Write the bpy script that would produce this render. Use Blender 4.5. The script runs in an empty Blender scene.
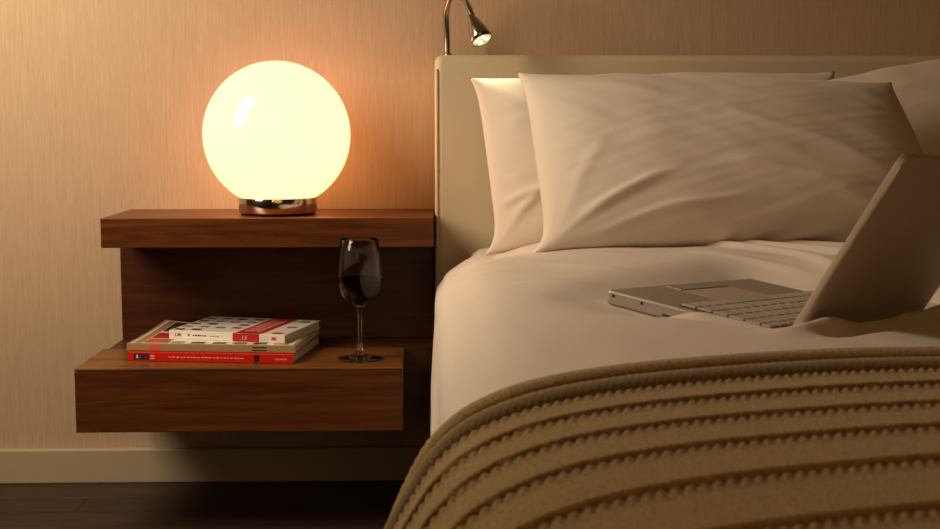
import bpy, bmesh, math, random
import numpy as np
from math import sin, cos, pi, radians, sqrt, atan, tan
from mathutils import Vector, Matrix, noise

scn = bpy.context.scene
COL = scn.collection
random.seed(7)
rng = np.random.RandomState(3)

# ------------------------------------------------------------------ helpers
def link(o, parent=None):
    COL.objects.link(o)
    if parent is not None:
        o.parent = parent
    return o

def tag(o, label=None, cat=None, group=None, kind=None):
    if label: o['label'] = label
    if cat: o['category'] = cat
    if group: o['group'] = group
    if kind: o['kind'] = kind
    return o

def empty(name, loc=(0, 0, 0), rz=0.0):
    o = bpy.data.objects.new(name, None)
    o.empty_display_size = 0.05
    o.location = loc
    o.rotation_euler = (0, 0, rz)
    return link(o)

def mesh_obj(name, verts, faces, mats, parent=None, smooth=False, fm=None):
    me = bpy.data.meshes.new(name)
    me.from_pydata([tuple(v) for v in verts], [], [tuple(f) for f in faces])
    if not isinstance(mats, (list, tuple)): mats = [mats]
    for m in mats: me.materials.append(m)
    if fm is not None: me.polygons.foreach_set('material_index', list(fm))
    if smooth: me.polygons.foreach_set('use_smooth', [True] * len(me.polygons))
    me.update()
    return link(bpy.data.objects.new(name, me), parent)

def bm_obj(name, bm, mats, parent=None, smooth=False):
    me = bpy.data.meshes.new(name)
    bmesh.ops.recalc_face_normals(bm, faces=bm.faces)
    bm.to_mesh(me); bm.free()
    if not isinstance(mats, (list, tuple)): mats = [mats]
    for m in mats: me.materials.append(m)
    if smooth: me.polygons.foreach_set('use_smooth', [True] * len(me.polygons))
    me.update()
    return link(bpy.data.objects.new(name, me), parent)

def add_box(bm, a, b, bevel=0.0, seg=2, mi=0, M=None):
    r = bmesh.ops.create_cube(bm, size=1.0)
    vs = r['verts']
    for v in vs:
        v.co = Vector(((a[i] + b[i]) / 2 + v.co[i] * (b[i] - a[i]) for i in range(3)))
    fs = list({f for v in vs for f in v.link_faces})
    for f in fs: f.material_index = mi
    if bevel > 0:
        es = list({e for v in vs for e in v.link_edges})
        r2 = bmesh.ops.bevel(bm, geom=es, offset=bevel, segments=seg, profile=0.5, affect='EDGES')
        for f in r2['faces']: f.material_index = mi
        vs = list({v for f in (r2['faces'] + [f for f in fs if f.is_valid]) for v in f.verts})
    if M is not None:
        bmesh.ops.transform(bm, matrix=M, verts=[v for v in vs if v.is_valid])
    return vs

def box(name, a, b, mat, parent=None, bevel=0.0, seg=2, smooth=False):
    bm = bmesh.new()
    add_box(bm, a, b, bevel, seg)
    return bm_obj(name, bm, mat, parent, smooth)

def lathe(name, prof, mat, parent=None, seg=96, closed=False, smooth=True, M=None):
    """prof: (r, z) points, bottom to top; r = 0 collapses to a pole."""
    V, F = [], []
    idx = []
    for r, z in prof:
        if r < 1e-7:
            idx.append([len(V)]); V.append(Vector((0, 0, z)))
        else:
            idx.append(list(range(len(V), len(V) + seg)))
            V += [Vector((r * cos(2 * pi * k / seg), r * sin(2 * pi * k / seg), z)) for k in range(seg)]
    pairs = list(zip(idx, idx[1:]))
    if closed: pairs.append((idx[-1], idx[0]))
    for p, q in pairs:
        for k in range(seg):
            k2 = (k + 1) % seg
            if len(p) == 1 and len(q) == 1: continue
            if len(p) == 1: F.append((p[0], q[k2], q[k]))
            elif len(q) == 1: F.append((p[k], p[k2], q[0]))
            else: F.append((p[k], p[k2], q[k2], q[k]))
    if M is not None: V = [M @ v for v in V]
    return mesh_obj(name, V, F, mat, parent, smooth)

def catmull(pts, n):
    pts = [Vector(p) for p in pts]
    P = [2 * pts[0] - pts[1]] + pts + [2 * pts[-1] - pts[-2]]
    out = []
    for i in range(1, len(P) - 2):
        for k in range(n):
            t = k / n
            a, b, c, d = P[i - 1], P[i], P[i + 1], P[i + 2]
            out.append(0.5 * ((2 * b) + (c - a) * t + (2 * a - 5 * b + 4 * c - d) * t * t + (3 * b - a - 3 * c + d) * t ** 3))
    out.append(pts[-1])
    return out

def tube_geo(path, rad, seg=12, cap=True):
    path = [Vector(p) for p in path]
    if not hasattr(rad, '__len__'): rad = [rad] * len(path)
    V, F = [], []
    up = Vector((0, 1, 0))
    T0 = (path[1] - path[0]).normalized()
    if abs(T0.dot(up)) > .95: up = Vector((1, 0, 0))
    n = (up - T0 * up.dot(T0)).normalized()
    for i, p in enumerate(path):
        T = (path[min(i + 1, len(path) - 1)] - path[max(i - 1, 0)]).normalized()
        n = (n - T * n.dot(T)).normalized()
        b = T.cross(n)
        for k in range(seg):
            a = 2 * pi * k / seg
            V.append(p + (n * cos(a) + b * sin(a)) * rad[i])
        if i:
            o = (i - 1) * seg
            for k in range(seg):
                k2 = (k + 1) % seg
                F.append((o + k, o + k2, o + seg + k2, o + seg + k))
    if cap:
        F.append(tuple(range(seg))[::-1])
        F.append(tuple(range(len(V) - seg, len(V))))
    return V, F

def tube(name, path, rad, mat, parent=None, seg=12):
    V, F = tube_geo(path, rad, seg)
    return mesh_obj(name, V, F, mat, parent, True)

# ------------------------------------------------------------------ materials
def new_mat(name):
    m = bpy.data.materials.new(name); m.use_nodes = True
    nt = m.node_tree
    return m, nt, nt.nodes['Principled BSDF'], nt.nodes, nt.links

def plain(name, col, rough=.5, metal=0.0, spec=.5, **kw):
    m, nt, p, N, L = new_mat(name)
    p.inputs['Base Color'].default_value = (*col, 1)
    p.inputs['Roughness'].default_value = rough
    p.inputs['Metallic'].default_value = metal
    p.inputs['Specular IOR Level'].default_value = spec
    for k, v in kw.items():
        p.inputs[k.replace('_', ' ')].default_value = v
    return m

def ramp(N, stops):
    r = N.new('ShaderNodeValToRGB')
    e = r.color_ramp.elements
    while len(e) < len(stops): e.new(.5)
    for k, (p, c) in enumerate(stops):
        e[k].position = p; e[k].color = (*c, 1)
    return r

def coords(N, L, scale, rot=(0, 0, 0)):
    tc = N.new('ShaderNodeTexCoord'); mp = N.new('ShaderNodeMapping')
    mp.inputs['Scale'].default_value = scale
    mp.inputs['Rotation'].default_value = rot
    L.new(tc.outputs['Object'], mp.inputs['Vector'])
    return mp.outputs['Vector']

def noise_tex(N, L, vec, scale, detail=4, rough=.55, dist=0.0):
    n = N.new('ShaderNodeTexNoise')
    n.inputs['Scale'].default_value = scale; n.inputs['Detail'].default_value = detail
    n.inputs['Roughness'].default_value = rough; n.inputs['Distortion'].default_value = dist
    L.new(vec, n.inputs['Vector'])
    return n.outputs['Fac']

def bump(N, L, p, h, strength, dist):
    b = N.new('ShaderNodeBump')
    b.inputs['Strength'].default_value = strength; b.inputs['Distance'].default_value = dist
    L.new(h, b.inputs['Height']); L.new(b.outputs['Normal'], p.inputs['Normal'])
    return b

def wood(name, c0, c1, c2, rough=.33, gscale=1.0):
    m, nt, p, N, L = new_mat(name)
    v = coords(N, L, (1.1 * gscale, 9 * gscale, 16 * gscale))
    f1 = noise_tex(N, L, v, 2.2, 7, .62, 1.6)
    v2 = coords(N, L, (5 * gscale, 60 * gscale, 130 * gscale))
    f2 = noise_tex(N, L, v2, 2.0, 3, .5, .2)
    mx = N.new('ShaderNodeMath'); mx.operation = 'MULTIPLY_ADD'
    L.new(f2, mx.inputs[0]); mx.inputs[1].default_value = .35
    L.new(f1, mx.inputs[2])
    r = ramp(N, [(.42, c0), (.62, c1), (.86, c2)])
    L.new(mx.outputs[0], r.inputs['Fac'])
    L.new(r.outputs['Color'], p.inputs['Base Color'])
    p.inputs['Roughness'].default_value = rough
    bump(N, L, p, f2, .12, .001)
    return m

def fabric(name, col, rough=.85, weave=1400, bstr=.15, tint=.06, sheen=.15):
    m, nt, p, N, L = new_mat(name)
    v = coords(N, L, (1, 1, 1))
    big = noise_tex(N, L, v, 5, 3)
    c2 = tuple(min(1, c * (1 - tint)) for c in col)
    r = ramp(N, [(.3, c2), (.7, col)])
    L.new(big, r.inputs['Fac']); L.new(r.outputs['Color'], p.inputs['Base Color'])
    fine = noise_tex(N, L, v, weave, 2)
    bump(N, L, p, fine, bstr, .0006)
    p.inputs['Roughness'].default_value = rough
    p.inputs['Sheen Weight'].default_value = sheen
    p.inputs['Sheen Roughness'].default_value = .5
    p.inputs['Specular IOR Level'].default_value = .2
    return m

# wallpaper: beige with fine irregular upright threads
def wallpaper():
    m, nt, p, N, L = new_mat('beige_grasscloth_wallpaper')
    v = coords(N, L, (620, 620, 34))
    f = noise_tex(N, L, v, 1.0, 3, .6, .25)
    v2 = coords(N, L, (200, 200, 9))
    f2 = noise_tex(N, L, v2, 1.0, 3, .6, .4)
    a = N.new('ShaderNodeMath'); a.operation = 'ADD'; L.new(f, a.inputs[0]); L.new(f2, a.inputs[1])
    a2 = N.new('ShaderNodeMath'); a2.operation = 'MULTIPLY'; L.new(a.outputs[0], a2.inputs[0]); a2.inputs[1].default_value = .5
    r = ramp(N, [(.30, (.47, .345, .230)), (.52, (.55, .408, .282)), (.72, (.62, .470, .335))])
    L.new(a2.outputs[0], r.inputs['Fac']); L.new(r.outputs['Color'], p.inputs['Base Color'])
    p.inputs['Roughness'].default_value = .75; p.inputs['Specular IOR Level'].default_value = .25
    bump(N, L, p, a2.outputs[0], .35, .0012)
    return m

def floor_mat():
    m, nt, p, N, L = new_mat('dark_oak_floorboards')
    v = coords(N, L, (1, 1, 1))
    br = N.new('ShaderNodeTexBrick')
    br.inputs['Scale'].default_value = 1.0
    br.inputs['Brick Width'].default_value = 1.4; br.inputs['Row Height'].default_value = .09
    br.inputs['Mortar Size'].default_value = .0015
    br.inputs['Color1'].default_value = (.055, .030, .020, 1); br.inputs['Color2'].default_value = (.075, .042, .028, 1)
    br.inputs['Mortar'].default_value = (.01, .006, .004, 1)
    L.new(v, br.inputs['Vector'])
    g = noise_tex(N, L, coords(N, L, (3, 40, 40)), 2, 6, .6, 1.0)
    r = ramp(N, [(.3, (.55, .55, .55)), (.7, (1.3, 1.25, 1.2))])
    L.new(g, r.inputs['Fac'])
    mx = N.new('ShaderNodeMix'); mx.data_type = 'RGBA'; mx.blend_type = 'MULTIPLY'
    mx.inputs['Factor'].default_value = 1
    L.new(br.outputs['Color'], mx.inputs['A']); L.new(r.outputs['Color'], mx.inputs['B'])
    L.new(mx.outputs['Result'], p.inputs['Base Color'])
    p.inputs['Roughness'].default_value = .5
    bump(N, L, p, g, .15, .001)
    return m

def knit_mat():
    m, nt, p, N, L = new_mat('olive_beige_knitted_wool')
    v = coords(N, L, (1, 1, 1))
    f1 = noise_tex(N, L, coords(N, L, (420, 420, 420)), 1, 3, .6, .5)
    f2 = noise_tex(N, L, v, 900, 2)
    a = N.new('ShaderNodeMath'); a.operation = 'MULTIPLY_ADD'
    L.new(f2, a.inputs[0]); a.inputs[1].default_value = .4; L.new(f1, a.inputs[2])
    r = ramp(N, [(.45, (.23, .165, .072)), (.70, (.44, .335, .160)), (.95, (.56, .445, .235))])
    L.new(a.outputs[0], r.inputs['Fac'])
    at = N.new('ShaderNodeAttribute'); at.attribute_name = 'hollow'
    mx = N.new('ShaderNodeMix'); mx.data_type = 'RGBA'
    mx.inputs['B'].default_value = (.030, .018, .007, 1)  # shade of the knit grooves, mixed into the wool colour
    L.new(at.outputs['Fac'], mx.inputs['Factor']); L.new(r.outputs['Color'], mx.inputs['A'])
    L.new(mx.outputs['Result'], p.inputs['Base Color'])
    p.inputs['Roughness'].default_value = .95; p.inputs['Specular IOR Level'].default_value = .08
    p.inputs['Sheen Weight'].default_value = .25
    bump(N, L, p, a.outputs[0], .4, .0012)
    return m

def globe_mat():
    m, nt, p, N, L = new_mat('lit_opal_glass')
    tc = N.new('ShaderNodeTexCoord'); sp = N.new('ShaderNodeSeparateXYZ')
    L.new(tc.outputs['Object'], sp.inputs[0])
    mr = N.new('ShaderNodeMapRange')
    mr.inputs['From Min'].default_value = -.13; mr.inputs['From Max'].default_value = .145
    mz = N.new('ShaderNodeMath'); mz.operation = 'MULTIPLY_ADD'      # the bulb sits low and a little to one side
    L.new(sp.outputs['X'], mz.inputs[0]); mz.inputs[1].default_value = -.45; L.new(sp.outputs['Z'], mz.inputs[2])
    L.new(mz.outputs[0], mr.inputs['Value'])
    r = ramp(N, [(.12, (2.9, 1.45, .60)), (.42, (2.8, 1.27, .61)), (.60, (2.4, 1.0, .61)), (.92, (1.9, .86, .60))])
    L.new(mr.outputs['Result'], r.inputs['Fac'])
    p.inputs['Base Color'].default_value = (.10, .09, .07, 1)
    p.inputs['Roughness'].default_value = .10
    L.new(r.outputs['Color'], p.inputs['Emission Color'])
    p.inputs['Emission Strength'].default_value = 1.0
    p.inputs['Coat Weight'].default_value = .5
    return m

M_wall = wallpaper()
M_room = plain('beige_painted_plaster', (.30, .21, .12), .8)
M_ceil = plain('cream_ceiling_paint', (.42, .32, .20), .9)
M_base = plain('olive_cream_baseboard_paint', (.50, .42, .28), .45)
M_floor = floor_mat()
M_wood = wood('reddish_walnut_veneer', (.075, .022, .0050), (.118, .037, .0080), (.19, .066, .016))
M_woodt = wood('walnut_painted_light_top', (.11, .040, .009), (.19, .078, .018), (.28, .125, .032), .30)  # same walnut made paler: light on the drawer top painted into the colour
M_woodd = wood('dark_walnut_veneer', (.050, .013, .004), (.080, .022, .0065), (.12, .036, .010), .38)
M_dark = plain('dark_recess', (.02, .01, .006), .7)
M_globe = globe_mat()
M_chrome = plain('polished_nickel', (.66, .60, .53), .16, 1.0)
M_steel = plain('brushed_steel', (.52, .47, .40), .22, 1.0)
M_rubber = plain('black_rubber', (.01, .008, .007), .6)
M_leather = fabric('cream_faux_leather', (.64, .56, .41), .5, 600, .12, .05, .05)
M_thread = plain('pale_stitching_thread', (.66, .58, .46), .7)
M_sheet = fabric('white_cotton_duvet_cover', (.80, .73, .66), .8, 1500, .12, .04)
M_pillow = fabric('white_cotton_pillowcase', (.82, .74, .66), .8, 1500, .12, .05)
M_mattress = fabric('white_mattress_ticking', (.7, .66, .6))
M_knit = knit_mat()
M_alu = plain('warm_silver_aluminium', (.50, .46, .41), .42, .55)
M_alulid = plain('matt_silver_lid', (.62, .54, .43), .5, .12)
M_rim = plain('pale_lid_rim', (.70, .64, .54), .4, .1)
M_keyw = plain('pale_silver_keycap', (.60, .56, .50), .45, .1)
M_well = plain('dark_keyboard_well', (.06, .05, .045), .6)
M_black = plain('black_plastic', (.012, .011, .010), .4)
M_screen = plain('dark_glass_display', (.015, .014, .013), .12)
M_red = plain('glossy_red_cover', (.62, .022, .010), .3)
M_redp = plain('printed_red', (.52, .030, .022), .35)
M_white = plain('white_coated_cover', (.80, .76, .70), .32)
M_olive = plain('olive_tan_cover', (.36, .30, .16), .35)
M_paper = plain('cream_page_edges', (.62, .55, .42), .85)
M_brown = plain('printed_dark_brown', (.075, .040, .028), .4)
M_grey = plain('printed_grey', (.22, .19, .17), .4)
M_tan = plain('printed_tan', (.45, .27, .12), .4)
M_orange = plain('printed_salmon', (.62, .16, .08), .4)
M_navy = plain('printed_navy', (.03, .02, .07), .4)
M_ink = plain('printed_black', (.03, .022, .02), .5)
M_pink = plain('printed_pale_pink', (.75, .42, .36), .4)
M_led = plain('lit_led_lens', (1, .95, .7), .3)
_p = M_led.node_tree.nodes['Principled BSDF']
_p.inputs['Emission Color'].default_value = (1, .93, .55, 1); _p.inputs['Emission Strength'].default_value = 3.0
M_reflector = plain('reading_light_reflector', (.75, .72, .45), .25, .9)
_p = M_reflector.node_tree.nodes['Principled BSDF']
_p.inputs['Emission Color'].default_value = (1, .88, .40, 1); _p.inputs['Emission Strength'].default_value = .55
M_glass = plain('clear_crystal', (1, 1, 1), 0.0)
_p = M_glass.node_tree.nodes['Principled BSDF']
_p.inputs['Transmission Weight'].default_value = 1.0; _p.inputs['IOR'].default_value = 1.36
M_wine = plain('dark_red_wine', (.006, .0006, .001), .1, 0, .0)

# ------------------------------------------------------------------ the setting
WY = 2.74          # wall surface
FZ = -0.0165         # floor height
def struct(o): o['kind'] = 'structure'; return o
struct(box('floor', (-2.8, -1.9, FZ - .1), (3.3, WY, FZ), M_floor))
struct(box('wall_back', (-2.8, WY, FZ - .1), (3.3, WY + .12, 2.5), M_wall))
struct(box('wall_left', (-2.92, -1.9, FZ - .1), (-2.8, WY + .12, 2.5), M_wall))
struct(box('wall_right', (3.3, -1.9, FZ - .1), (3.42, WY + .12, 2.5), M_room))
struct(box('wall_front', (-2.92, -2.02, FZ - .1), (3.42, -1.9, 2.5), M_room))
struct(box('ceiling', (-2.92, -2.02, 2.5), (3.42, WY + .12, 2.6), M_ceil))
bb = struct(box('baseboard_back', (-2.8, WY - .016, FZ), (3.3, WY, .057), M_base, bevel=.003))
struct(box('baseboard_left', (-2.8, -1.9, FZ), (-2.784, WY - .016, .057), M_base, bevel=.003))

# ------------------------------------------------------------------ wall-hung bedside unit
unit = tag(empty('bedside_shelf_unit', (-.34, WY, .185)),
           'wall-hung walnut bedside unit with upper shelf and a projecting lower drawer box', 'bedside unit')
def at_unit(o): 
    o.location = -unit.location; return o
at_unit(box('upper_shelf', (-.6237, 2.48, .509), (.006, WY, .565), M_wood, unit, .0015))
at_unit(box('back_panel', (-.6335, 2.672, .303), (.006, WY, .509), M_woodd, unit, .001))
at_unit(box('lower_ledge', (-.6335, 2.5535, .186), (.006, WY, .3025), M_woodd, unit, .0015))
at_unit(box('drawer', (-.6445, 2.344, .185), (-.0515, 2.562, .297), M_wood, unit, .001))
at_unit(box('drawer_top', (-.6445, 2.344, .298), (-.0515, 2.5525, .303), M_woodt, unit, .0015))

# ------------------------------------------------------------------ globe lamp
LX, LY = -.3005, 2.585
lamp = tag(empty('globe_table_lamp', (LX, LY, .565)),
           'lit opal glass globe lamp on a nickel ring on the upper shelf', 'lamp')
R = .1438; zc = .7215 - .565
prof = []
for k in range(0, 65):
    a = -pi / 2 + .555 + (pi - .555) * k / 64
    prof.append((max(R * cos(a), 0.0), R * sin(a)))
prof[-1] = (0, R)
g = lathe('glass_globe', [(0, prof[0][1])] + prof, M_globe, lamp, 128); g.location = (0, 0, zc)
lathe('lamp_base', [(0, .004), (.0745, .004), (.0768, .006), (.0768, .033), (.0755, .0355), (0, .0355)], M_chrome, lamp, 96)
lathe('foot_pad', [(0, 0), (.072, 0), (.072, .004), (0, .004)], M_rubber, lamp, 64)
sc_ = lathe('thumb_screw', [(0, 0), (.003, 0), (.0034, .002), (.002, .0034), (0, .0036)], M_chrome, lamp, 20)
sc_.location = (.0005, -.0766, .029); sc_.rotation_euler = (pi / 2, 0, 0)

# ------------------------------------------------------------------ wine glass
wg = tag(empty('wine_glass', (-.1325, 2.425, .3034)),
         'stemmed crystal wine glass half full of red wine on the lower shelf', 'wine glass')
outer = [(0, .0), (.030, .0), (.0425, .0004), (.0436, .0012), (.0430, .0024), (.030, .0046), (.016, .0078), (.0080, .0125),
         (.0052, .020), (.0042, .034), (.0038, .055), (.0038, .080), (.0046, .093), (.0085, .0985), (.018, .1045),
         (.030, .1155), (.0385, .130), (.0425, .1455), (.0428, .157), (.0415, .176), (.0388, .200), (.0356, .2262)]
inner = [(.0349, .2266), (.0345, .2260), (.0378, .200), (.0405, .176), (.0418, .157), (.0415, .146), (.0374, .1312), (.0288, .1172),
         (.0170, .1064), (.0075, .1012), (0, .1002)]
lathe('glass_body', outer + inner, M_glass, wg, 96)
wp = [(0, .1006), (.0073, .1016), (.0167, .1068), (.0284, .1176), (.0370, .1315), (.0411, .1462), (.0413, .1505), (.0411, .1530), (.0405, .1526), (0, .1522)]
tag(lathe('wine', wp, M_wine, wg, 96), 'dark red wine filling the lower bowl')

# ------------------------------------------------------------------ books and magazines
def book(name, origin, ang, w, d, t, z, cover, pages, label, cat, prints, spine_prints, curl=0.0):
    """origin: front-left corner of the spine; local x runs along the spine, y back, z up"""
    b = tag(empty(name, (origin[0], origin[1], z), ang), label, cat, 'magazines and book on the lower shelf')
    ct = .0012
    mats = [cover, M_redp, M_white, M_brown, M_grey, M_tan, M_orange, M_navy, M_ink, M_pink, M_olive, M_red]
    ids = dict(cover=0, red=1, white=2, brown=3, grey=4, tan=5, salmon=6, navy=7, ink=8, pink=9, olive=10, gloss=11)
    def lift(x, y):
        return curl * max(0, 1 - x / (.35 * w)) * (y / d) ** 2
    bm = bmesh.new()
    # back and front boards as gridded slabs so that they may curl; spine as a rounded strip
    def slab(z0, z1, lf):
        nx, ny = 24, 16
        V = {}
        for s, zz in ((0, z0), (1, z1)):
            for i in range(nx + 1):
                for j in range(ny + 1):
                    x, y = w * i / nx, .0012 + (d - .0012) * j / ny
                    V[s, i, j] = bm.verts.new((x, y, zz + (lift(x, y) if lf else 0)))
        for i in range(nx):
            for j in range(ny):
                bm.faces.new([V[1, i, j], V[1, i + 1, j], V[1, i + 1, j + 1], V[1, i, j + 1]])
                bm.faces.new([V[0, i, j], V[0, i, j + 1], V[0, i + 1, j + 1], V[0, i + 1, j]])
        for i in range(nx):
            bm.faces.new([V[0, i, 0], V[0, i + 1, 0], V[1, i + 1, 0], V[1, i, 0]])
            bm.faces.new([V[0, i, ny], V[1, i, ny], V[1, i + 1, ny], V[0, i + 1, ny]])
        for j in range(ny):
            bm.faces.new([V[0, 0, j], V[1, 0, j], V[1, 0, j + 1], V[0, 0, j + 1]])
            bm.faces.new([V[0, nx, j], V[0, nx, j + 1], V[1, nx, j + 1], V[1, nx, j]])
    slab(0.0002, ct, False); slab(t - ct, t, True)
    add_box(bm, (0, 0, .0002), (w, .0016, t), .0007, 2)
    def quad(x0, x1, y0, y1, mi):
        n = max(2, int((x1 - x0) / .012)); m = max(2, int((y1 - y0) / .012))
        vs = [[bm.verts.new((x0 + (x1 - x0) * k / n, y0 + (y1 - y0) * l / m,
                             t + .00025 + lift(x0 + (x1 - x0) * k / n, y0 + (y1 - y0) * l / m))) for l in range(m + 1)] for k in range(n + 1)]
        for k in range(n):
            for l in range(m):
                f = bm.faces.new([vs[k][l], vs[k + 1][l], vs[k + 1][l + 1], vs[k][l + 1]]); f.material_index = mi
    for q in prints:
        quad(q[0] * w, q[1] * w, q[2] * d, q[3] * d, ids[q[4]])
    for q in spine_prints:
        f = bm.faces.new([bm.verts.new(c) for c in ((q[0] * w, -.00015, q[2] * t), (q[1] * w, -.00015, q[2] * t), (q[1] * w, -.00015, q[3] * t), (q[0] * w, -.00015, q[3] * t))])
        f.material_index = ids[q[4]]
    bm_obj('cover', bm, mats, b)
    # page block, with slightly uneven leaves seen on the open edges
    bm = bmesh.new()
    n = 9
    for k in range(n):
        z0 = ct + (t - 2 * ct) * k / n; z1 = ct + (t - 2 * ct) * (k + 1) / n
        e = .0012 + .0006 * random.random()
        add_box(bm, (e, .0018, z0), (w - e, d - e - .001, z1 - .00012))
    bm_obj('pages', bm, pages, b)
    return b

# bottom: red spine
random.seed(5)
sp = [(.035, .128, .18, .82, 'navy'), (.050, .064, .3, .72, 'white'), (.074, .082, .35, .65, 'pink'), (.090, .098, .35, .65, 'pink'), (.106, .114, .35, .65, 'pink'), (.137, .162, .25, .42, 'pink'), (.137, .162, .52, .72, 'pink'),
      (.768, .80, .1, .92, 'ink')]
x = .25
while x < .70:
    l = random.uniform(.006, .02); sp.append((x, x + l, .46, .60, 'pink')); x += l + random.uniform(.003, .009)
x = .895
while x < .965:
    l = random.uniform(.008, .014); sp.append((x, x + l, .40, .56, 'pink')); x += l + .004
book('magazine', (-.5648, 2.419), radians(-7.6), .3135, .226, .0168, .3032, M_red, M_paper,
     'thick magazine with glossy red spine at the bottom of the pile on the shelf', 'magazine', [], sp)
# middle: olive magazine
pr = [(.035, .075, .03, .97, 'tan'), (.085, .235, .05, .24, 'salmon'), (.085, .225, .27, .50, 'red'), (.10, .16, .09, .13, 'white'),
      (.12, .21, .17, .20, 'white'), (.10, .19, .32, .36, 'pink'), (.11, .21, .42, .46, 'white'), (.085, .25, .56, .94, 'brown'),
      (.12, .15, .64, .86, 'grey'), (.18, .21, .70, .80, 'tan'), (.27, .47, .56, .94, 'brown'), (.25, .33, .04, .13, 'olive'),
      (.37, .45, .04, .12, 'brown'), (.5, .58, .04, .12, 'brown'), (.62, .7, .04, .12, 'grey'), (.74, .82, .04, .12, 'brown'), (.86, .95, .05, .9, 'tan')]
sp = [(.745, .83, .62, .78, 'ink'), (.745, .83, .22, .38, 'ink'), (.03, .08, .2, .9, 'tan'), (.14, .2, .1, .95, 'salmon')]
M_cov2 = plain('cream_green_printed_cover', (.55, .50, .36), .3)
bk2 = book('magazine', (-.5697, 2.4318), radians(-6.8), .3215, .228, .0136, .3204, M_olive, M_paper,
     'olive-tan magazine with a curling cover in the middle of the pile', 'magazine',
     [(.02, .98, .02, .98, 'white')] + pr, sp, curl=.010)
# the underlying print sheet sits under the other prints: lift those by rebuilding order
me = bk2.children[0].data
for po in me.polygons:
    if po.material_index in (1, 3, 4, 5, 6, 8, 9, 10) and po.center.z > .0136 + .0002:
        for vi in po.vertices:
            me.vertices[vi].co.z += .0002
# top: white book
pr = []
cols = ['brown', 'grey', 'tan', 'brown', 'red', 'grey', 'brown']
random.seed(11)
for i in range(7):
    for j in range(5):
        x0 = .02 + i * .142; y0 = .05 + j * .19
        if .56 < x0 + .05 < .84: continue
        if random.random() < .12: continue
        pr.append((x0, x0 + .082, y0 + .02 * (i % 2), y0 + .085 + .02 * (i % 2), cols[(i * 3 + j * 2) % 7]))
pr.append((.575, .80, .0, 1.0, 'red'))
prw = []
for k, (x0, l) in enumerate(((.615, .035), (.665, .03), (.715, .035))):
    y = .12
    while y < .85:
        h = random.uniform(.03, .07); prw.append((x0, x0 + l, y, y + h, 'pink')); y += h + .022
sp = [(.555, .782, .02, .98, 'red'), (.555, .561, .02, .98, 'gloss'), (.885, .93, .28, .72, 'pink'), (.893, .922, .35, .65, 'red')]
x = .21
for l in (.012, .02, .03, .012, .018):
    sp.append((x, x + l, .42, .56, 'ink')); x += l + .006
x = .36
for l in (.012, .016, .01, .02):
    sp.append((x, x + l, .40, .52, 'grey')); x += l + .006
bk3 = book('book', (-.5008, 2.4850), radians(-16.2), .2375, .185, .0160, .3344, M_white, M_paper,
     'white-covered book with small photos and a red band, on top of the pile', 'book', pr + prw, sp)
me = bk3.children[0].data
for po in me.polygons:
    if po.material_index == 9 and po.center.z > .0161:
        for vi in po.vertices: me.vertices[vi].co.z += .0002
# lettering on the white spine (a short script word, a star and a number)
def text_mesh(body, size, loc, mat, parent, name, shear=0.0):
    cu = bpy.data.curves.new(name, 'FONT'); cu.body = body; cu.size = size; cu.shear = shear; cu.extrude = .00005
    to = bpy.data.objects.new(name, cu); COL.objects.link(to)
    dg = bpy.context.evaluated_depsgraph_get()
    me = bpy.data.meshes.new_from_object(to.evaluated_get(dg))
    bpy.data.objects.remove(to, do_unlink=True)
    me.materials.clear(); me.materials.append(mat)
    o = bpy.data.objects.new(name, me); link(o, parent)
    o.location = loc; o.rotation_euler = (pi / 2, 0, 0)
    return o
text_mesh('Life', .0095, (.0115, -.0004, .0052), M_ink, bk3, 'spine_title', .3)
text_mesh('1,5', .0100, (.149, -.0004, .0048), M_white, bk3, 'spine_number', .2)
st = []
for k in range(10):
    a = pi / 2 + k * pi / 5; r_ = .0028 if k % 2 == 0 else .0012
    st.append((.0415 + r_ * cos(a), -.0004, .0082 + r_ * sin(a)))
mesh_obj('spine_star', st, [tuple(range(10))], M_ink, bk3)

# ------------------------------------------------------------------ bed
BX1 = 1.62     # right side of the bed
bed = tag(empty('bed', (.8, 1.6, FZ)), 'double bed with cream faux-leather headboard standing beside the bedside unit', 'bed')
def at_bed(o): o.location = -bed.location; return o
bm = bmesh.new()
add_box(bm, (.0095, 2.60, .12), (BX1 + .02, WY - .002, .878), .016, 6)
at_bed(bm_obj('headboard', bm, M_leather, bed, True))
# seam piping following the outline, with cross stitches
path = [(.0140, 2.6015, .13), (.0140, 2.6015, .3), (.0140, 2.6015, .6), (.0140, 2.6015, .85)]
at_bed(tube('piping', catmull(path, 8), .0018, M_leather, bed, 10))
bm = bmesh.new()
z = .14
while z < .845:
    add_box(bm, (.0125, 2.5986, z), (.0165, 2.5995, z + .0028), .0003, 1); z += .0060
at_bed(bm_obj('piping_stitches', bm, M_thread, bed))
at_bed(box('mattress', (.07, .62, .26), (BX1 - .07, 2.595, .50), M_mattress, bed, .04, 4, True))
at_bed(box('bed_base', (.08, .64, .08), (BX1 - .08, 2.595, .26), M_leather, bed, .01))
for lx in (.14, BX1 - .14):
    for ly in (.72, 2.5):
        at_bed(lathe('leg', [(0, 0), (.02, 0), (.026, .1), (0, .1)], M_woodd, bed, 24, M=Matrix.Translation((lx, ly, FZ))))

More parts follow.
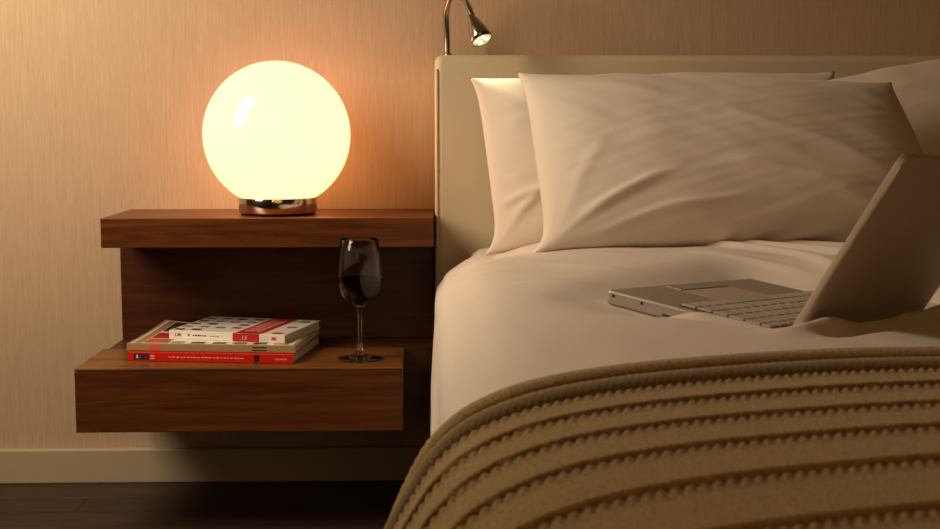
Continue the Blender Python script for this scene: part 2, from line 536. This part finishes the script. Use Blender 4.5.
# --- soft surface of the made bed: cross-section profile, blended along the bed
far = [(-.001, .06), (-.001, .13), (.000, .21), (.002, .29), (.0055, .36), (.0085, .415), (.0100, .458), (.021, .487), (.048, .5095),
       (.088, .5300), (.16, .5385), (.27, .5405), (.45, .5405), (.63, .5405), (.80, .5405)]
near = [(-.080, .06), (-.078, .13), (-.072, .21), (-.058, .29), (-.047, .355), (-.028, .403), (-.006, .443), (.012, .468), (.040, .4905),
        (.088, .5075), (.16, .5170), (.27, .5205), (.45, .5215), (.63, .5215), (.80, .5215)]
def spline_np(P, n):
    P = [Vector((p[0], p[1], 0)) for p in P]
    return np.array([(v.x, v.y) for v in catmull(P, n)])
FA, NE = spline_np(far, 24), spline_np(near, 24)
seg = np.hypot(*(np.diff(NE, axis=0).T)); ARC = np.concatenate([[0], np.cumsum(seg)])
HALF = ARC[-1]
def prof_at(s, wn, wx):
    """s: arc position from the left hem; wn: 0 far .. 1 near"""
    sm = np.where(s > HALF, 2 * HALF - s, s)
    fx = np.interp(sm, ARC, FA[:, 0]) * (1 - wx) + np.interp(sm, ARC, NE[:, 0]) * wx
    fz = np.interp(sm, ARC, FA[:, 1]) * (1 - wn) + np.interp(sm, ARC, NE[:, 1]) * wn
    fx = np.where(s > HALF, 1.60 - fx, fx)
    return fx, fz
def sstep(a, b, x):
    t = np.clip((x - a) / (b - a), 0, 1); return t * t * (3 - 2 * t)
Y0 = 2.50      # far end under the pillows
FOOT = .66     # where the cover rolls over the foot end
# laptop frame ------------------------------------------------------
A = Vector((.2200, 1.60, .5416)); B = Vector((.4656, 1.87, .5217))
U = (B - A).normalized()
V0 = Vector((.7399, -.6727, -.128))
Vv = (V0 - U * V0.dot(U)).normalized()
Nn = U.cross(Vv); 
if Nn.z < 0: Nn = -Nn
LW, LD, LT = .362, .252, .0185
def soft(x, y, z):
    """shape the top of the duvet: broad puffs, creases, and the hollow under the laptop"""
    top = sstep(.46, .53, z)
    w = .0028 * np.sin(5.1 * x + 2.0 * y) * np.sin(3.7 * y + .8)
    w += .009 * sstep(1.05, .75, y)                               # fuller near the foot
    def ridge(x0, y0, x1, y1, wd, h, bend=0.0):
        dx, dy = x1 - x0, y1 - y0; L = sqrt(dx * dx + dy * dy)
        t = ((x - x0) * dx + (y - y0) * dy) / L / L
        d = ((x - x0) * dy - (y - y0) * dx) / L + bend * np.sin(pi * np.clip(t, 0, 1))
        return h * np.exp(-(d / wd) ** 2) * sstep(-.15, .2, t) * sstep(1.15, .8, t)
    w += ridge(.43, 2.20, .60, 1.90, .011, .0095, .02)
    w += ridge(.48, 2.17, .66, 1.95, .010, .011, .02)
    w += ridge(.55, 2.16, .80, 1.98, .014, .011, .015)
    w += ridge(.40, 2.06, .56, 1.90, .008, .0045, .01)
    w += ridge(.62, 2.05, .74, 1.80, .012, .009, .02)
    w += ridge(.15, 1.95, .34, 1.75, .020, .0025, .01)
    w += ridge(.10, 1.75, .30, 1.62, .012, .0018, .01)
    w += ridge(.13, 1.64, .30, 1.56, .012, .0018, .0)
    w += ridge(.03, 2.18, .20, 2.10, .012, .0025, .0)
    w += ridge(.02, 1.95, .26, 1.86, .016, .0022, .02)
    # laptop hollow
    P0 = A - Nn * (LT + .001)
    # height of the laptop's underside at x, y
    zl = P0.z - (Nn.x * (x - P0.x) + Nn.y * (y - P0.y)) / Nn.z
    u = (x - P0.x) * U.x + (y - P0.y) * U.y; v = (x - P0.x) * Vv.x + (y - P0.y) * Vv.y
    ulo = -.15 + .060 * sstep(.06, .17, v)
    inside = np.clip((u - ulo) / (-.010 - ulo), 0, 1)
    inside = inside * inside * (3 - 2 * inside)
    inside = inside * sstep(LW + .14, LW + .012, u) * sstep(-.14, -.010, v) * sstep(LD + .10 + .07 * sstep(.12, .34, u), LD + .010, v)
    znew = z + w * top
    znew = znew * (1 - inside) + np.minimum(znew, zl) * inside
    znew = znew - .022 * np.exp(-((x - .64) ** 2 + (y - 1.40) ** 2) / .13 ** 2) * top
    # fold pushed up along the hinge side of the laptop
    e = v - (LD + .034)
    fold = np.exp(-(e / .022) ** 2) * sstep(-.14, -.04, u) * sstep(LW + .3, LW + .05, u)
    crest = .5340 - .022 * sstep(-.01, .15, u) + .0010 * np.sin(u * 60)
    znew = znew + fold * (crest - znew)
    # and a softer one along the left flank, partly burying it
    crest = zl + LT * (1.45 * sstep(.07, .16, v))
    fl = np.exp(-((u + .030) / .020) ** 2) * sstep(.05, .09, v) * sstep(LD + .06, LD, v)
    znew = znew + fl * np.maximum(0, crest - znew)
    return znew
def bed_surface(s, t):
    y = np.where(t < Y0 - FOOT, Y0 - t, FOOT)
    over = np.maximum(0, t - (Y0 - FOOT))
    Rr = .07
    ang = np.clip(over / Rr, 0, pi / 2)
    y = y - Rr * np.sin(ang)
    drop = Rr * (1 - np.cos(ang)) + np.maximum(0, over - Rr * pi / 2)
    wn = sstep(1.75, 1.15, y)
    x, z = prof_at(s, wn, sstep(1.24, 1.06, y))
    # the cover sinks toward the headboard along its outer edges
    d0 = np.minimum(np.abs(x), np.abs(1.60 - x))
    z = z - .040 * sstep(1.95, 2.42, y) * sstep(.30, .07, d0) * sstep(.15, .40, z)
    # gentle side waves on the hanging part
    side = sstep(.47, .30, z)
    x = x + side * .0015 * np.sin(y * 9 + z * 6) * np.where(s > HALF, -1, 1)
    z = soft(x, y, z)
    k = np.clip((z - .06) / .48, 0, 1)
    z = z - np.minimum(drop, .44) * k
    # small tuck crease below the pillow corner on the left flank
    return np.stack([x, y, z], -1)
def grid_normals(Pg):
    du = np.gradient(Pg, axis=0); dv = np.gradient(Pg, axis=1)
    n = np.cross(du, dv); n /= np.maximum(np.linalg.norm(n, axis=-1, keepdims=True), 1e-9)
    if n[n.shape[0] // 2, 5, 2] < 0: n = -n
    return n
def grid_obj(name, Pg, mat, parent=None, attr=None):
    a, b = Pg.shape[:2]
    V = Pg.reshape(-1, 3)
    idx = np.arange(a * b).reshape(a, b)
    q = np.stack([idx[:-1, :-1], idx[:-1, 1:], idx[1:, 1:], idx[1:, :-1]], -1).reshape(-1, 4)
    m = q[(a // 2) * (b - 1) + b // 4]
    if np.cross(V[m[1]] - V[m[0]], V[m[2]] - V[m[0]])[2] < 0: q = q[:, ::-1].copy()      # faces look up
    me = bpy.data.meshes.new(name)
    me.vertices.add(len(V)); me.vertices.foreach_set('co', V.ravel().astype(np.float32))
    me.loops.add(q.size); me.loops.foreach_set('vertex_index', q.ravel().astype(np.int32))
    me.polygons.add(len(q)); me.polygons.foreach_set('loop_start', np.arange(0, q.size, 4, dtype=np.int32))
    me.polygons.foreach_set('loop_total', np.full(len(q), 4, dtype=np.int32))
    me.update(calc_edges=True); me.validate()
    me.polygons.foreach_set('use_smooth', [True] * len(me.polygons))
    me.materials.append(mat)
    if attr is not None:
        at = me.attributes.new('hollow', 'FLOAT', 'POINT'); at.data.foreach_set('value', attr.ravel().astype(np.float32))
    return link(bpy.data.objects.new(name, me), parent)

s = np.linspace(0, 2 * HALF, 420); t = np.linspace(0, Y0 - FOOT + .42, 460)
S, T = np.meshgrid(s, t, indexing='ij')
G = bed_surface(S, T)
nr = grid_normals(G)
# fine cloth noise
wr = np.zeros(G.shape[:2])
for i in range(0, G.shape[0]):
    for j in range(0, G.shape[1]):
        p = G[i, j]
        if p[1] < 1.1: continue
        wr[i, j] = .0022 * noise.noise(Vector((p[0] * 7, p[1] * 5, p[2] * 7))) + .0009 * noise.noise(Vector((p[0] * 22 + p[1] * 9, p[1] * 17, p[2] * 20)))
# tuck crease on flank near (x~.01, z~.43) at the far end
zz = G[..., 2]; yy = G[..., 1]; xx = G[..., 0]
wr -= .004 * np.exp(-((zz - .432 + .06 * (2.3 - yy)) / .010) ** 2) * (xx < .1) * sstep(1.7, 2.05, yy)
Gd = G + nr * wr[..., None]
duvet = tag(grid_obj('duvet', Gd, M_sheet), 'white cotton duvet spread over the bed under the pillows', 'duvet')
md = duvet.modifiers.new('thick', 'SOLIDIFY'); md.thickness = .008; md.offset = -1

# --- knitted throw across the foot half of the bed
grooves = [.083, .149, .225, .306, .395, .490, .585, .68, .775]
sT = np.linspace(.02, 2 * HALF - .02, 1020)
tT = np.linspace(0, 1, 600)
t_end = Y0 - FOOT + .30
S, Tn = np.meshgrid(sT, tT, indexing='ij')
edge_t = Y0 - (1.205 - .075 * sstep(HALF * .72, HALF * .32, np.minimum(S, 2 * HALF - S)))     # border line, drawn nearer on the flanks
T = edge_t + Tn * (t_end - edge_t)
Vd = (T - edge_t)
Gt = bed_surface(S, T)
nt_ = grid_normals(Gt)
h = np.zeros_like(Vd); shade_tint = np.zeros_like(Vd)  # second array: painted shade for grooves, steps and stitch gaps
st_p = .0088
# border: two fat ribs
def bumpf(v, c, w): return np.clip(1 - ((v - c) / w) ** 2, 0, 1) ** .55
wav = lambda S, p, ph=0: .5 + .5 * np.cos(2 * pi * S / p + ph)
h = np.maximum(h, .0125 * bumpf(Vd, .017, .0175))
h += -.0012 * np.exp(-((Vd - .017) / .004) ** 2) * wav(S, .0088)
r2 = .0098 * bumpf(Vd, .054, .018) * (1 - .10 * wav(S + Vd * .6, .0070))
h = np.maximum(h, r2)
shade_tint = np.maximum(shade_tint, np.exp(-((Vd - .0355) / .0040) ** 2) * .9)
shade_tint = np.maximum(shade_tint, sstep(.040, .074, Vd) * sstep(.085, .080, Vd) * (.35 + .35 * wav(S + Vd * .6, .0070)))
shade_tint = np.maximum(shade_tint, .35 * np.exp(-((Vd - .010) / .0022) ** 2) * wav(S, .0060))
for k, g0 in enumerate(grooves):
    g1 = grooves[k + 1] if k + 1 < len(grooves) else 10
    inb = (Vd > g0) & (Vd <= g1)
    d = Vd - g0
    L = (g1 - g0)
    # stitches right below the groove
    a0, a1 = .0022, .0165
    m_ = np.clip(1 - ((d - (a0 + a1) / 2) / ((a1 - a0) / 2)) ** 2, 0, 1)
    cell = np.abs(np.sin(pi * (S + .35 * d + k * .003) / st_p))
    rise = np.clip((d - .0016) / .0028, 0, 1) ** .5
    gap = (1 - sstep(.0085, .0170, d)) * (d < .018)
    bead = .0062 * rise * (1 - .30 * sstep(.006, .0170, d)) * (1 - .80 * gap * (1 - cell ** .55)) * (d < .0175)
    # smooth band, cushion shaped: it grows out of the stitches and ends steeply at the next groove
    q = np.clip((d - .0140) / max(L - .0155, .01), 0, 1)
    band = (.0042 * sstep(0, .04, q) + .0042 * q ** 1.3) * np.clip((1 - q) * 30, 0, 1) ** .5
    band *= ((d > .0140) & (d < L - .0022))
    hh = np.maximum(bead, band)
    hh -= (.0010 * np.abs(np.sin(pi * S / .0052)) ** 4 + .0006 * np.abs(np.sin(pi * (d / .0048 + .5 * np.sign(np.sin(2 * pi * S / .0104))))) ** 4) * (band > .003)
    h = np.where(inb, hh, h)
    shade_tint = np.maximum(shade_tint, np.where(inb, .9 * gap * rise * (1 - cell) ** 1.3, 0))
    shade_tint = np.maximum(shade_tint, np.exp(-np.abs((Vd - g0 - .0001) / .0026) ** 4))
h = h * sstep(0, .0015, Vd) 
off = .0035 + h
Gt2 = Gt + nt_ * off[..., None]
# tuck the border down against the duvet
Gt2[:, 0, :] = (Gt + nt_ * .0005)[:, 0, :]
throw = tag(grid_obj('knitted_throw', Gt2, M_knit, None, np.clip(shade_tint, 0, 1)), 'olive-beige chunky ribbed knitted throw laid across the foot of the bed', 'throw')

# ------------------------------------------------------------------ pillows
def pillow(name, TL, TR, BR, BL, thick, label, seed, folds=(), puff=.0, nx=150, ny=96, sag=.028, topbulge=0.0, asym=.5):
    TL, TR, BR, BL = map(Vector, (TL, TR, BR, BL))
    nrm = ((TR - TL).cross(BL - TL)).normalized()
    if nrm.y > 0: nrm = -nrm          # faces the camera side
    c = (TL + TR + BR + BL) / 4
    V, F = [], []
    for side in (1, -1):
        for i in range(nx + 1):
            for j in range(ny + 1):
                u, v = i / nx, j / ny
                a, b = 2 * u - 1, 2 * v - 1
                # edges bow slightly inward between the corners
                uu = u - sag * a * (1 - abs(b) ** 7) * (1 - .4 * b) * (1.15 if a < 0 else .35)
                vv = v - sag * 1.1 * b * (1 - abs(a) ** 6)
                P = (BL * (1 - uu) + BR * uu) * (1 - vv) + (TL * (1 - uu) + TR * uu) * vv
                e = max(0.0, (1 - abs(a) ** 2.6)) * max(0.0, (1 - abs(b) ** 2.2))
                th = thick * e ** .52 * (1 + .12 * (-b) * (1 - b * b))
                wv = 0.0
                if side == 1:
                    pv = Vector((u * 3.2 + seed * 3.1, v * 2.0, seed))
                    wv += .006 * noise.noise(pv) + .0025 * noise.noise(pv * 2.7)
                    d = (u * .75 + v * .66)
                    wv += .0026 * noise.noise(Vector((d * 16 + seed, (u - v) * 2.6, 1.7 * seed)))
                    wv += .0016 * noise.noise(Vector(((u * .5 - v) * 24, (u + v) * 3.0, 5 + seed)))
                    for (u0, v0, u1, v1, wd, hh) in folds:
                        X, Yv = u * 1.9, v
                        dx, dy = (u1 - u0) * 1.9, v1 - v0; L = sqrt(dx * dx + dy * dy)
                        t = ((X - u0 * 1.9) * dx + (Yv - v0) * dy) / L / L
                        dd = ((X - u0 * 1.9) * dy - (Yv - v0) * dx) / L + .03 * sin(t * 3)
                        fade = max(0, min(1, (t + .05) * 5)) * max(0, min(1, (1.1 - t) * 3))
                        wv += hh * math.exp(-(dd / wd) ** 2) * fade
                wv *= .72 * min(1, e * 3)
                ks = asym if side == 1 else (1 - asym)
                P = P + nrm * side * (th * ks * 1.0) + nrm * wv
                # hem flange wobble
                P = P + Vector((0, 0, 1)) * (.0028 * noise.noise(Vector((u * 9, v * 5, seed + 9))) + topbulge * max(0, b) * (1 - a * a))
                V.append(P)
    n1 = (nx + 1) * (ny + 1)
    def id(s, i, j): return s * n1 + i * (ny + 1) + j
    for i in range(nx):
        for j in range(ny):
            F.append((id(0, i, j), id(0, i + 1, j), id(0, i + 1, j + 1), id(0, i, j + 1)))
            F.append((id(1, i, j), id(1, i, j + 1), id(1, i + 1, j + 1), id(1, i + 1, j)))
    bm = bmesh.new()
    vs = [bm.verts.new(p) for p in V]
    for f in F: bm.faces.new([vs[k] for k in f])
    bmesh.ops.remove_doubles(bm, verts=bm.verts, dist=.0006)
    o = bm_obj(name, bm, M_pillow, None, True)
    # re-centre the object's origin
    me = o.data
    me.transform(Matrix.Translation(-c)); o.location = c
    tag(o, label, 'pillow', 'pillows leaning on the headboard')
    # hem seam on the rim
    return o
p_front = pillow('pillow', (.1530, 2.335, .8350), (.8260, 2.335, .8180), (.8900, 2.125, .5440), (.1640, 2.150, .5270), .155,
    'large white pillow standing in front, the one directly behind the laptop', 1.0,
    folds=[(.02, .03, .33, .30, .022, .010), (.03, .05, .17, .50, .035, .004), (.10, .02, .50, .16, .02, .007),
           (.62, .28, .95, .05, .03, .008), (.45, .36, .80, .12, .03, .007), (.0, .97, .42, .70, .05, .006),
           (.5, .62, .85, .30, .035, .006), (.25, .5, .62, .42, .04, .005)], asym=.62)
p_left = pillow('pillow', (.0745, 2.50, .8300), (.775, 2.50, .8430), (.74, 2.40, .5440), (.0990, 2.415, .4990), .120,
    'white pillow against the headboard, nearest the globe lamp, mostly behind another', 2.0,
    folds=[(.02, .05, .16, .32, .03, .008), (.0, .25, .3, .34, .025, .009), (.02, .98, .2, .7, .04, .005)], topbulge=.012)
p_right = pillow('pillow', (.735, 2.435, .8220), (1.45, 2.53, .8400), (1.47, 2.38, .5440), (.75, 2.38, .5500), .120,
    'white pillow against the headboard at the right edge, top showing above the front pillow', 3.0,
    folds=[(.05, .95, .5, .7, .04, .005)], topbulge=.052)

# ------------------------------------------------------------------ laptop
lap = tag(empty('laptop'), 'open silver laptop lying on the duvet with its lid back toward the viewer', 'laptop')
ML = Matrix(((U.x, Vv.x, Nn.x, A.x), (U.y, Vv.y, Nn.y, A.y), (U.z, Vv.z, Nn.z, A.z), (0, 0, 0, 1)))
FLIP = ML.to_3x3().determinant() < 0
# keep a right-handed frame: local x = U, local y = -Vv
ML = Matrix(((U.x, -Vv.x, Nn.x, A.x), (U.y, -Vv.y, Nn.y, A.y), (U.z, -Vv.z, Nn.z, A.z), (0, 0, 0, 1)))
lap.matrix_world = ML
def lb(bm, u0, u1, v0, v1, n0, n1, bev=0, seg=2): add_box(bm, (u0, -v1, n0), (u1, -v0, n1), bev, seg)
def lbox(name, u0, u1, v0, v1, n0, n1, mat, parent=lap, bev=0, seg=2, smooth=False):
    bm = bmesh.new(); lb(bm, u0, u1, v0, v1, n0, n1, bev, seg)
    return bm_obj(name, bm, mat, parent, smooth)
lbox('base', 0, LW, 0, LD, -LT, 0, M_alu, bev=.0035, seg=3)
KV0, KV1, KU0, KU1 = .097, .222, .009, LW - .009
lbox('trackpad', .118, .244, .036, .091, -.0005, .0004, M_alulid, bev=.0003)
tb = lbox('trackpad_button', .118, .244, .010, .0335, -.0005, .0011, M_alu, bev=.0005)
kb = lbox('keyboard', KU0, KU1, KV0, KV1, -.0005, .0003, M_well)
tag(kb, 'dark keyboard well full of pale keys')
tag(tb, 'raised trackpad click bar')
# keys: nearest row to the palm rest first
rows = [
    [(1, 'k')] * 3 + [(1.25, 'k'), (5.0, 'k'), (1.25, 'k')] + [(1, 'k')] * 4,
    [(2.3, 'k')] + [(1, 'k')] * 10 + [(2.2, 'k')],
    [(1.8, 'k')] + [(1, 'k')] * 11 + [(1.7, 'k')],
    [(1.5, 'k')] + [(1, 'k')] * 12 + [(1.0, 'k')],
    [(1, 'k')] * 13 + [(1.5, 'k')],
    [(1, 'k')] * 14,
]
rh = (KV1 - KV0 - .003) / 5.65
v = KV0 + .0015
for ri, row in enumerate(rows):
    hgt = rh if ri < 5 else rh * .6
    tot = sum(k[0] for k in row); W = KU1 - KU0 - .003
    u = KU0 + .0015
    for (kw, _) in row:
        wk = W * kw / tot
        lbox('key', u + .0011, u + wk - .0011, v + .0011, v + hgt - .0011, .0003, .0032, M_keyw, kb, bev=.0009, seg=2)
        u += wk
    v += hgt
# sockets on the left flank (the u = 0 face)
def port(v0, v1, n0, n1, nm='port'):
    lbox(nm, -.0004, .0010, v0, v1, n0, n1, M_black, bev=.0002)
port(.0075, .0115, -.0085, -.0050); port(.0500, .0535, -.0085, -.0050)
port(.082, .155, -.0150, -.0128, 'disc_slot')
# lid
hingeP = Vector((0, -(LD - .006), .002))
phi = radians(67)
LH = .236
# lid frame: x = u, y = up the lid, z = outward (away from the keys)
yl = Vector((0, -cos(phi), sin(phi))); zl = Vector((0, -sin(phi), -cos(phi))); xl = Vector((1, 0, 0))
MLID = Matrix(((xl.x, yl.x, zl.x, hingeP.x), (xl.y, yl.y, zl.y, hingeP.y), (xl.z, yl.z, zl.z, hingeP.z), (0, 0, 0, 1)))
if MLID.to_3x3().determinant() < 0:
    pass
def lidpart(name, x0, x1, y0, y1, z0, z1, mat, parent, bev=0, seg=2, rnd=False):
    bm = bmesh.new()
    if rnd:   # rounded upper corners
        r = .014; n = 8; out = [(x0, y0), (x1, y0)]
        for k in range(n + 1):
            a = k / n * pi / 2; out.append((x1 - r + r * cos(a), y1 - r + r * sin(a)))
        for k in range(n + 1):
            a = pi / 2 + k / n * pi / 2; out.append((x0 + r + r * cos(a), y1 - r + r * sin(a)))
        lo = [bm.verts.new((x, y, z0)) for x, y in out]; hi = [bm.verts.new((x, y, z1)) for x, y in out]
        bm.faces.new(lo[::-1]); bm.faces.new(hi)
        for k in range(len(out)):
            k2 = (k + 1) % len(out); bm.faces.new([lo[k], lo[k2], hi[k2], hi[k]])
        if bev:
            es = [e for e in bm.edges if all(abs(v.co.z - z1) < 1e-6 for v in e.verts)]
            bmesh.ops.bevel(bm, geom=es, offset=bev, segments=seg, profile=.5, affect='EDGES')
    else:
        add_box(bm, (x0, y0, z0), (x1, y1, z1), bev, seg)
    bmesh.ops.transform(bm, matrix=MLID, verts=bm.verts)
    return bm_obj(name, bm, mat, parent)
lidm = lidpart('lid', 0, LW, 0, LH, .0022, .0085, M_alulid, lap, .0030, 3, True)
tag(lidm, 'matt silver lid seen from behind')
lidpart('lid_rim', .0, LW, .001, LH + .0006, .0, .0022, M_rim, lidm, 0, 1, True)
lidpart('screen', .014, LW - .014, .018, LH - .014, -.0006, .0, M_screen, lidm)
lidpart('latch', LW / 2 - .010, LW / 2 + .010, LH - .010, LH - .006, -.0014, .0, M_steel, lidm)
bm = bmesh.new(); 
Vt, Ft = tube_geo([(LW * .18, -(LD - .005), -.001), (LW * .82, -(LD - .005), -.001)], .0052, 16)
vv_ = [bm.verts.new(p) for p in Vt]
for f in Ft: bm.faces.new([vv_[k] for k in f])
bm_obj('hinge', bm, M_black, lap, True)

# ------------------------------------------------------------------ reading light over the headboard
rl = tag(empty('reading_light', (.0365, 2.668, .878)), 'lit brushed-steel gooseneck reading light rising above the headboard', 'reading light')
def rel(p): return Vector(p) - rl.location
neck = catmull([rel(p) for p in ((.0352, 2.668, .879), (.0345, 2.668, .92), (.0332, 2.662, .962), (.0380, 2.648, .985), (.0450, 2.630, .9965),
                                 (.0545, 2.602, .9985), (.0650, 2.572, .9865), (.0750, 2.545, .9650), (.0805, 2.532, .9480))], 12)
tube('gooseneck', neck, .0060, M_steel, rl, 16)
lathe('mount_collar', [(0, 0), (.009, 0), (.009, .004), (.0055, .007), (0, .007)], M_steel, rl, 32)
hp = rel((.0795, 2.533, .9460)); tip = rel((.0998, 2.512, .9005))
ax = (tip - hp).normalized()
Q = ax.to_track_quat('Z', 'Y').to_matrix().to_4x4(); Q.translation = hp
L_ = (tip - hp).length
head = lathe('lamp_head', [(0, -.004), (.0066, -.004), (.0080, .0), (.0105, .008), (.0145, .020), (.0180, .032), (.0200, .043), (.0215, L_), (.0200, L_), (.0190, L_ - .003), (0, L_ - .003)], M_steel, rl, 48, M=Q)
lathe('lens', [(0, L_ - .0026), (.0190, L_ - .0026), (.0190, L_ - .0012), (0, L_ - .0012)], M_reflector, head, 40, M=Q)
for k in range(4):
    a = k * pi / 2 + .5; rr = .0110
    M2 = Q @ Matrix.Translation((rr * cos(a), rr * sin(a), L_ - .0012))
    lathe('led', [(.0042, 0), (.0038, .0012), (.002, .0022), (0, .0026)], M_led, head, 20, M=M2)

# ------------------------------------------------------------------ lights
def area(name, loc, target, size, power, col, sy=None):
    l = bpy.data.lights.new(name, 'AREA'); l.energy = power; l.color = col
    l.size = size
    if sy: l.shape = 'RECTANGLE'; l.size_y = sy
    o = bpy.data.objects.new(name, l); COL.objects.link(o); o.location = loc
    o.rotation_euler = (Vector(target) - Vector(loc)).to_track_quat('-Z', 'Y').to_euler()
    return o
area('soft_left_key', (-1.2, 1.85, 1.42), (-.28, 2.38, .72), .42, 21, (1.0, .83, .62), .9)  # soft key from the upper left, out of view; no window built
area('warm_fill', (.1, -.7, 1.7), (.45, 1.8, .4), 1.3, 6.0, (1.0, .53, .17))  # added warm fill from behind the camera, no lamp stands there
sp_ = bpy.data.lights.new('reading_beam', 'SPOT'); sp_.energy = 0.6; sp_.color = (1, .9, .55); sp_.spot_size = radians(95); sp_.spot_blend = .9; sp_.shadow_soft_size = .012
so = bpy.data.objects.new('reading_beam', sp_); COL.objects.link(so)
so.location = rl.location + tip + ax * .006
so.rotation_euler = ax.to_track_quat('-Z', 'Y').to_euler()

w = bpy.data.worlds.new('World'); scn.world = w; w.use_nodes = True
w.node_tree.nodes['Background'].inputs['Color'].default_value = (.9, .55, .25, 1)
w.node_tree.nodes['Background'].inputs['Strength'].default_value = .05

# ------------------------------------------------------------------ camera
f = 1305.0
pitch = atan(144.5 / f); yaw = atan(40 * cos(pitch) / f)
cam = bpy.data.cameras.new('camera'); co = bpy.data.objects.new('camera', cam); COL.objects.link(co)
cam.sensor_width = 36; cam.lens = f * 36 / 940
cam.clip_start = .02
co.location = (0, 0, .75)
co.rotation_euler = (pi / 2 - pitch, 0, -yaw)
cam.dof.use_dof = True; cam.dof.focus_distance = 2.35; cam.dof.aperture_fstop = 13
scn.camera = co

scn.view_settings.view_transform = 'Standard'
scn.view_settings.look = 'None'
scn.view_settings.exposure = 0.18
scn.view_settings.gamma = 0.87
scn.cycles.use_denoising = True
scn.cycles.max_bounces = 10; scn.cycles.transmission_bounces = 10
scn.cycles.caustics_refractive = True
scn.cycles.sample_clamp_indirect = 4.0
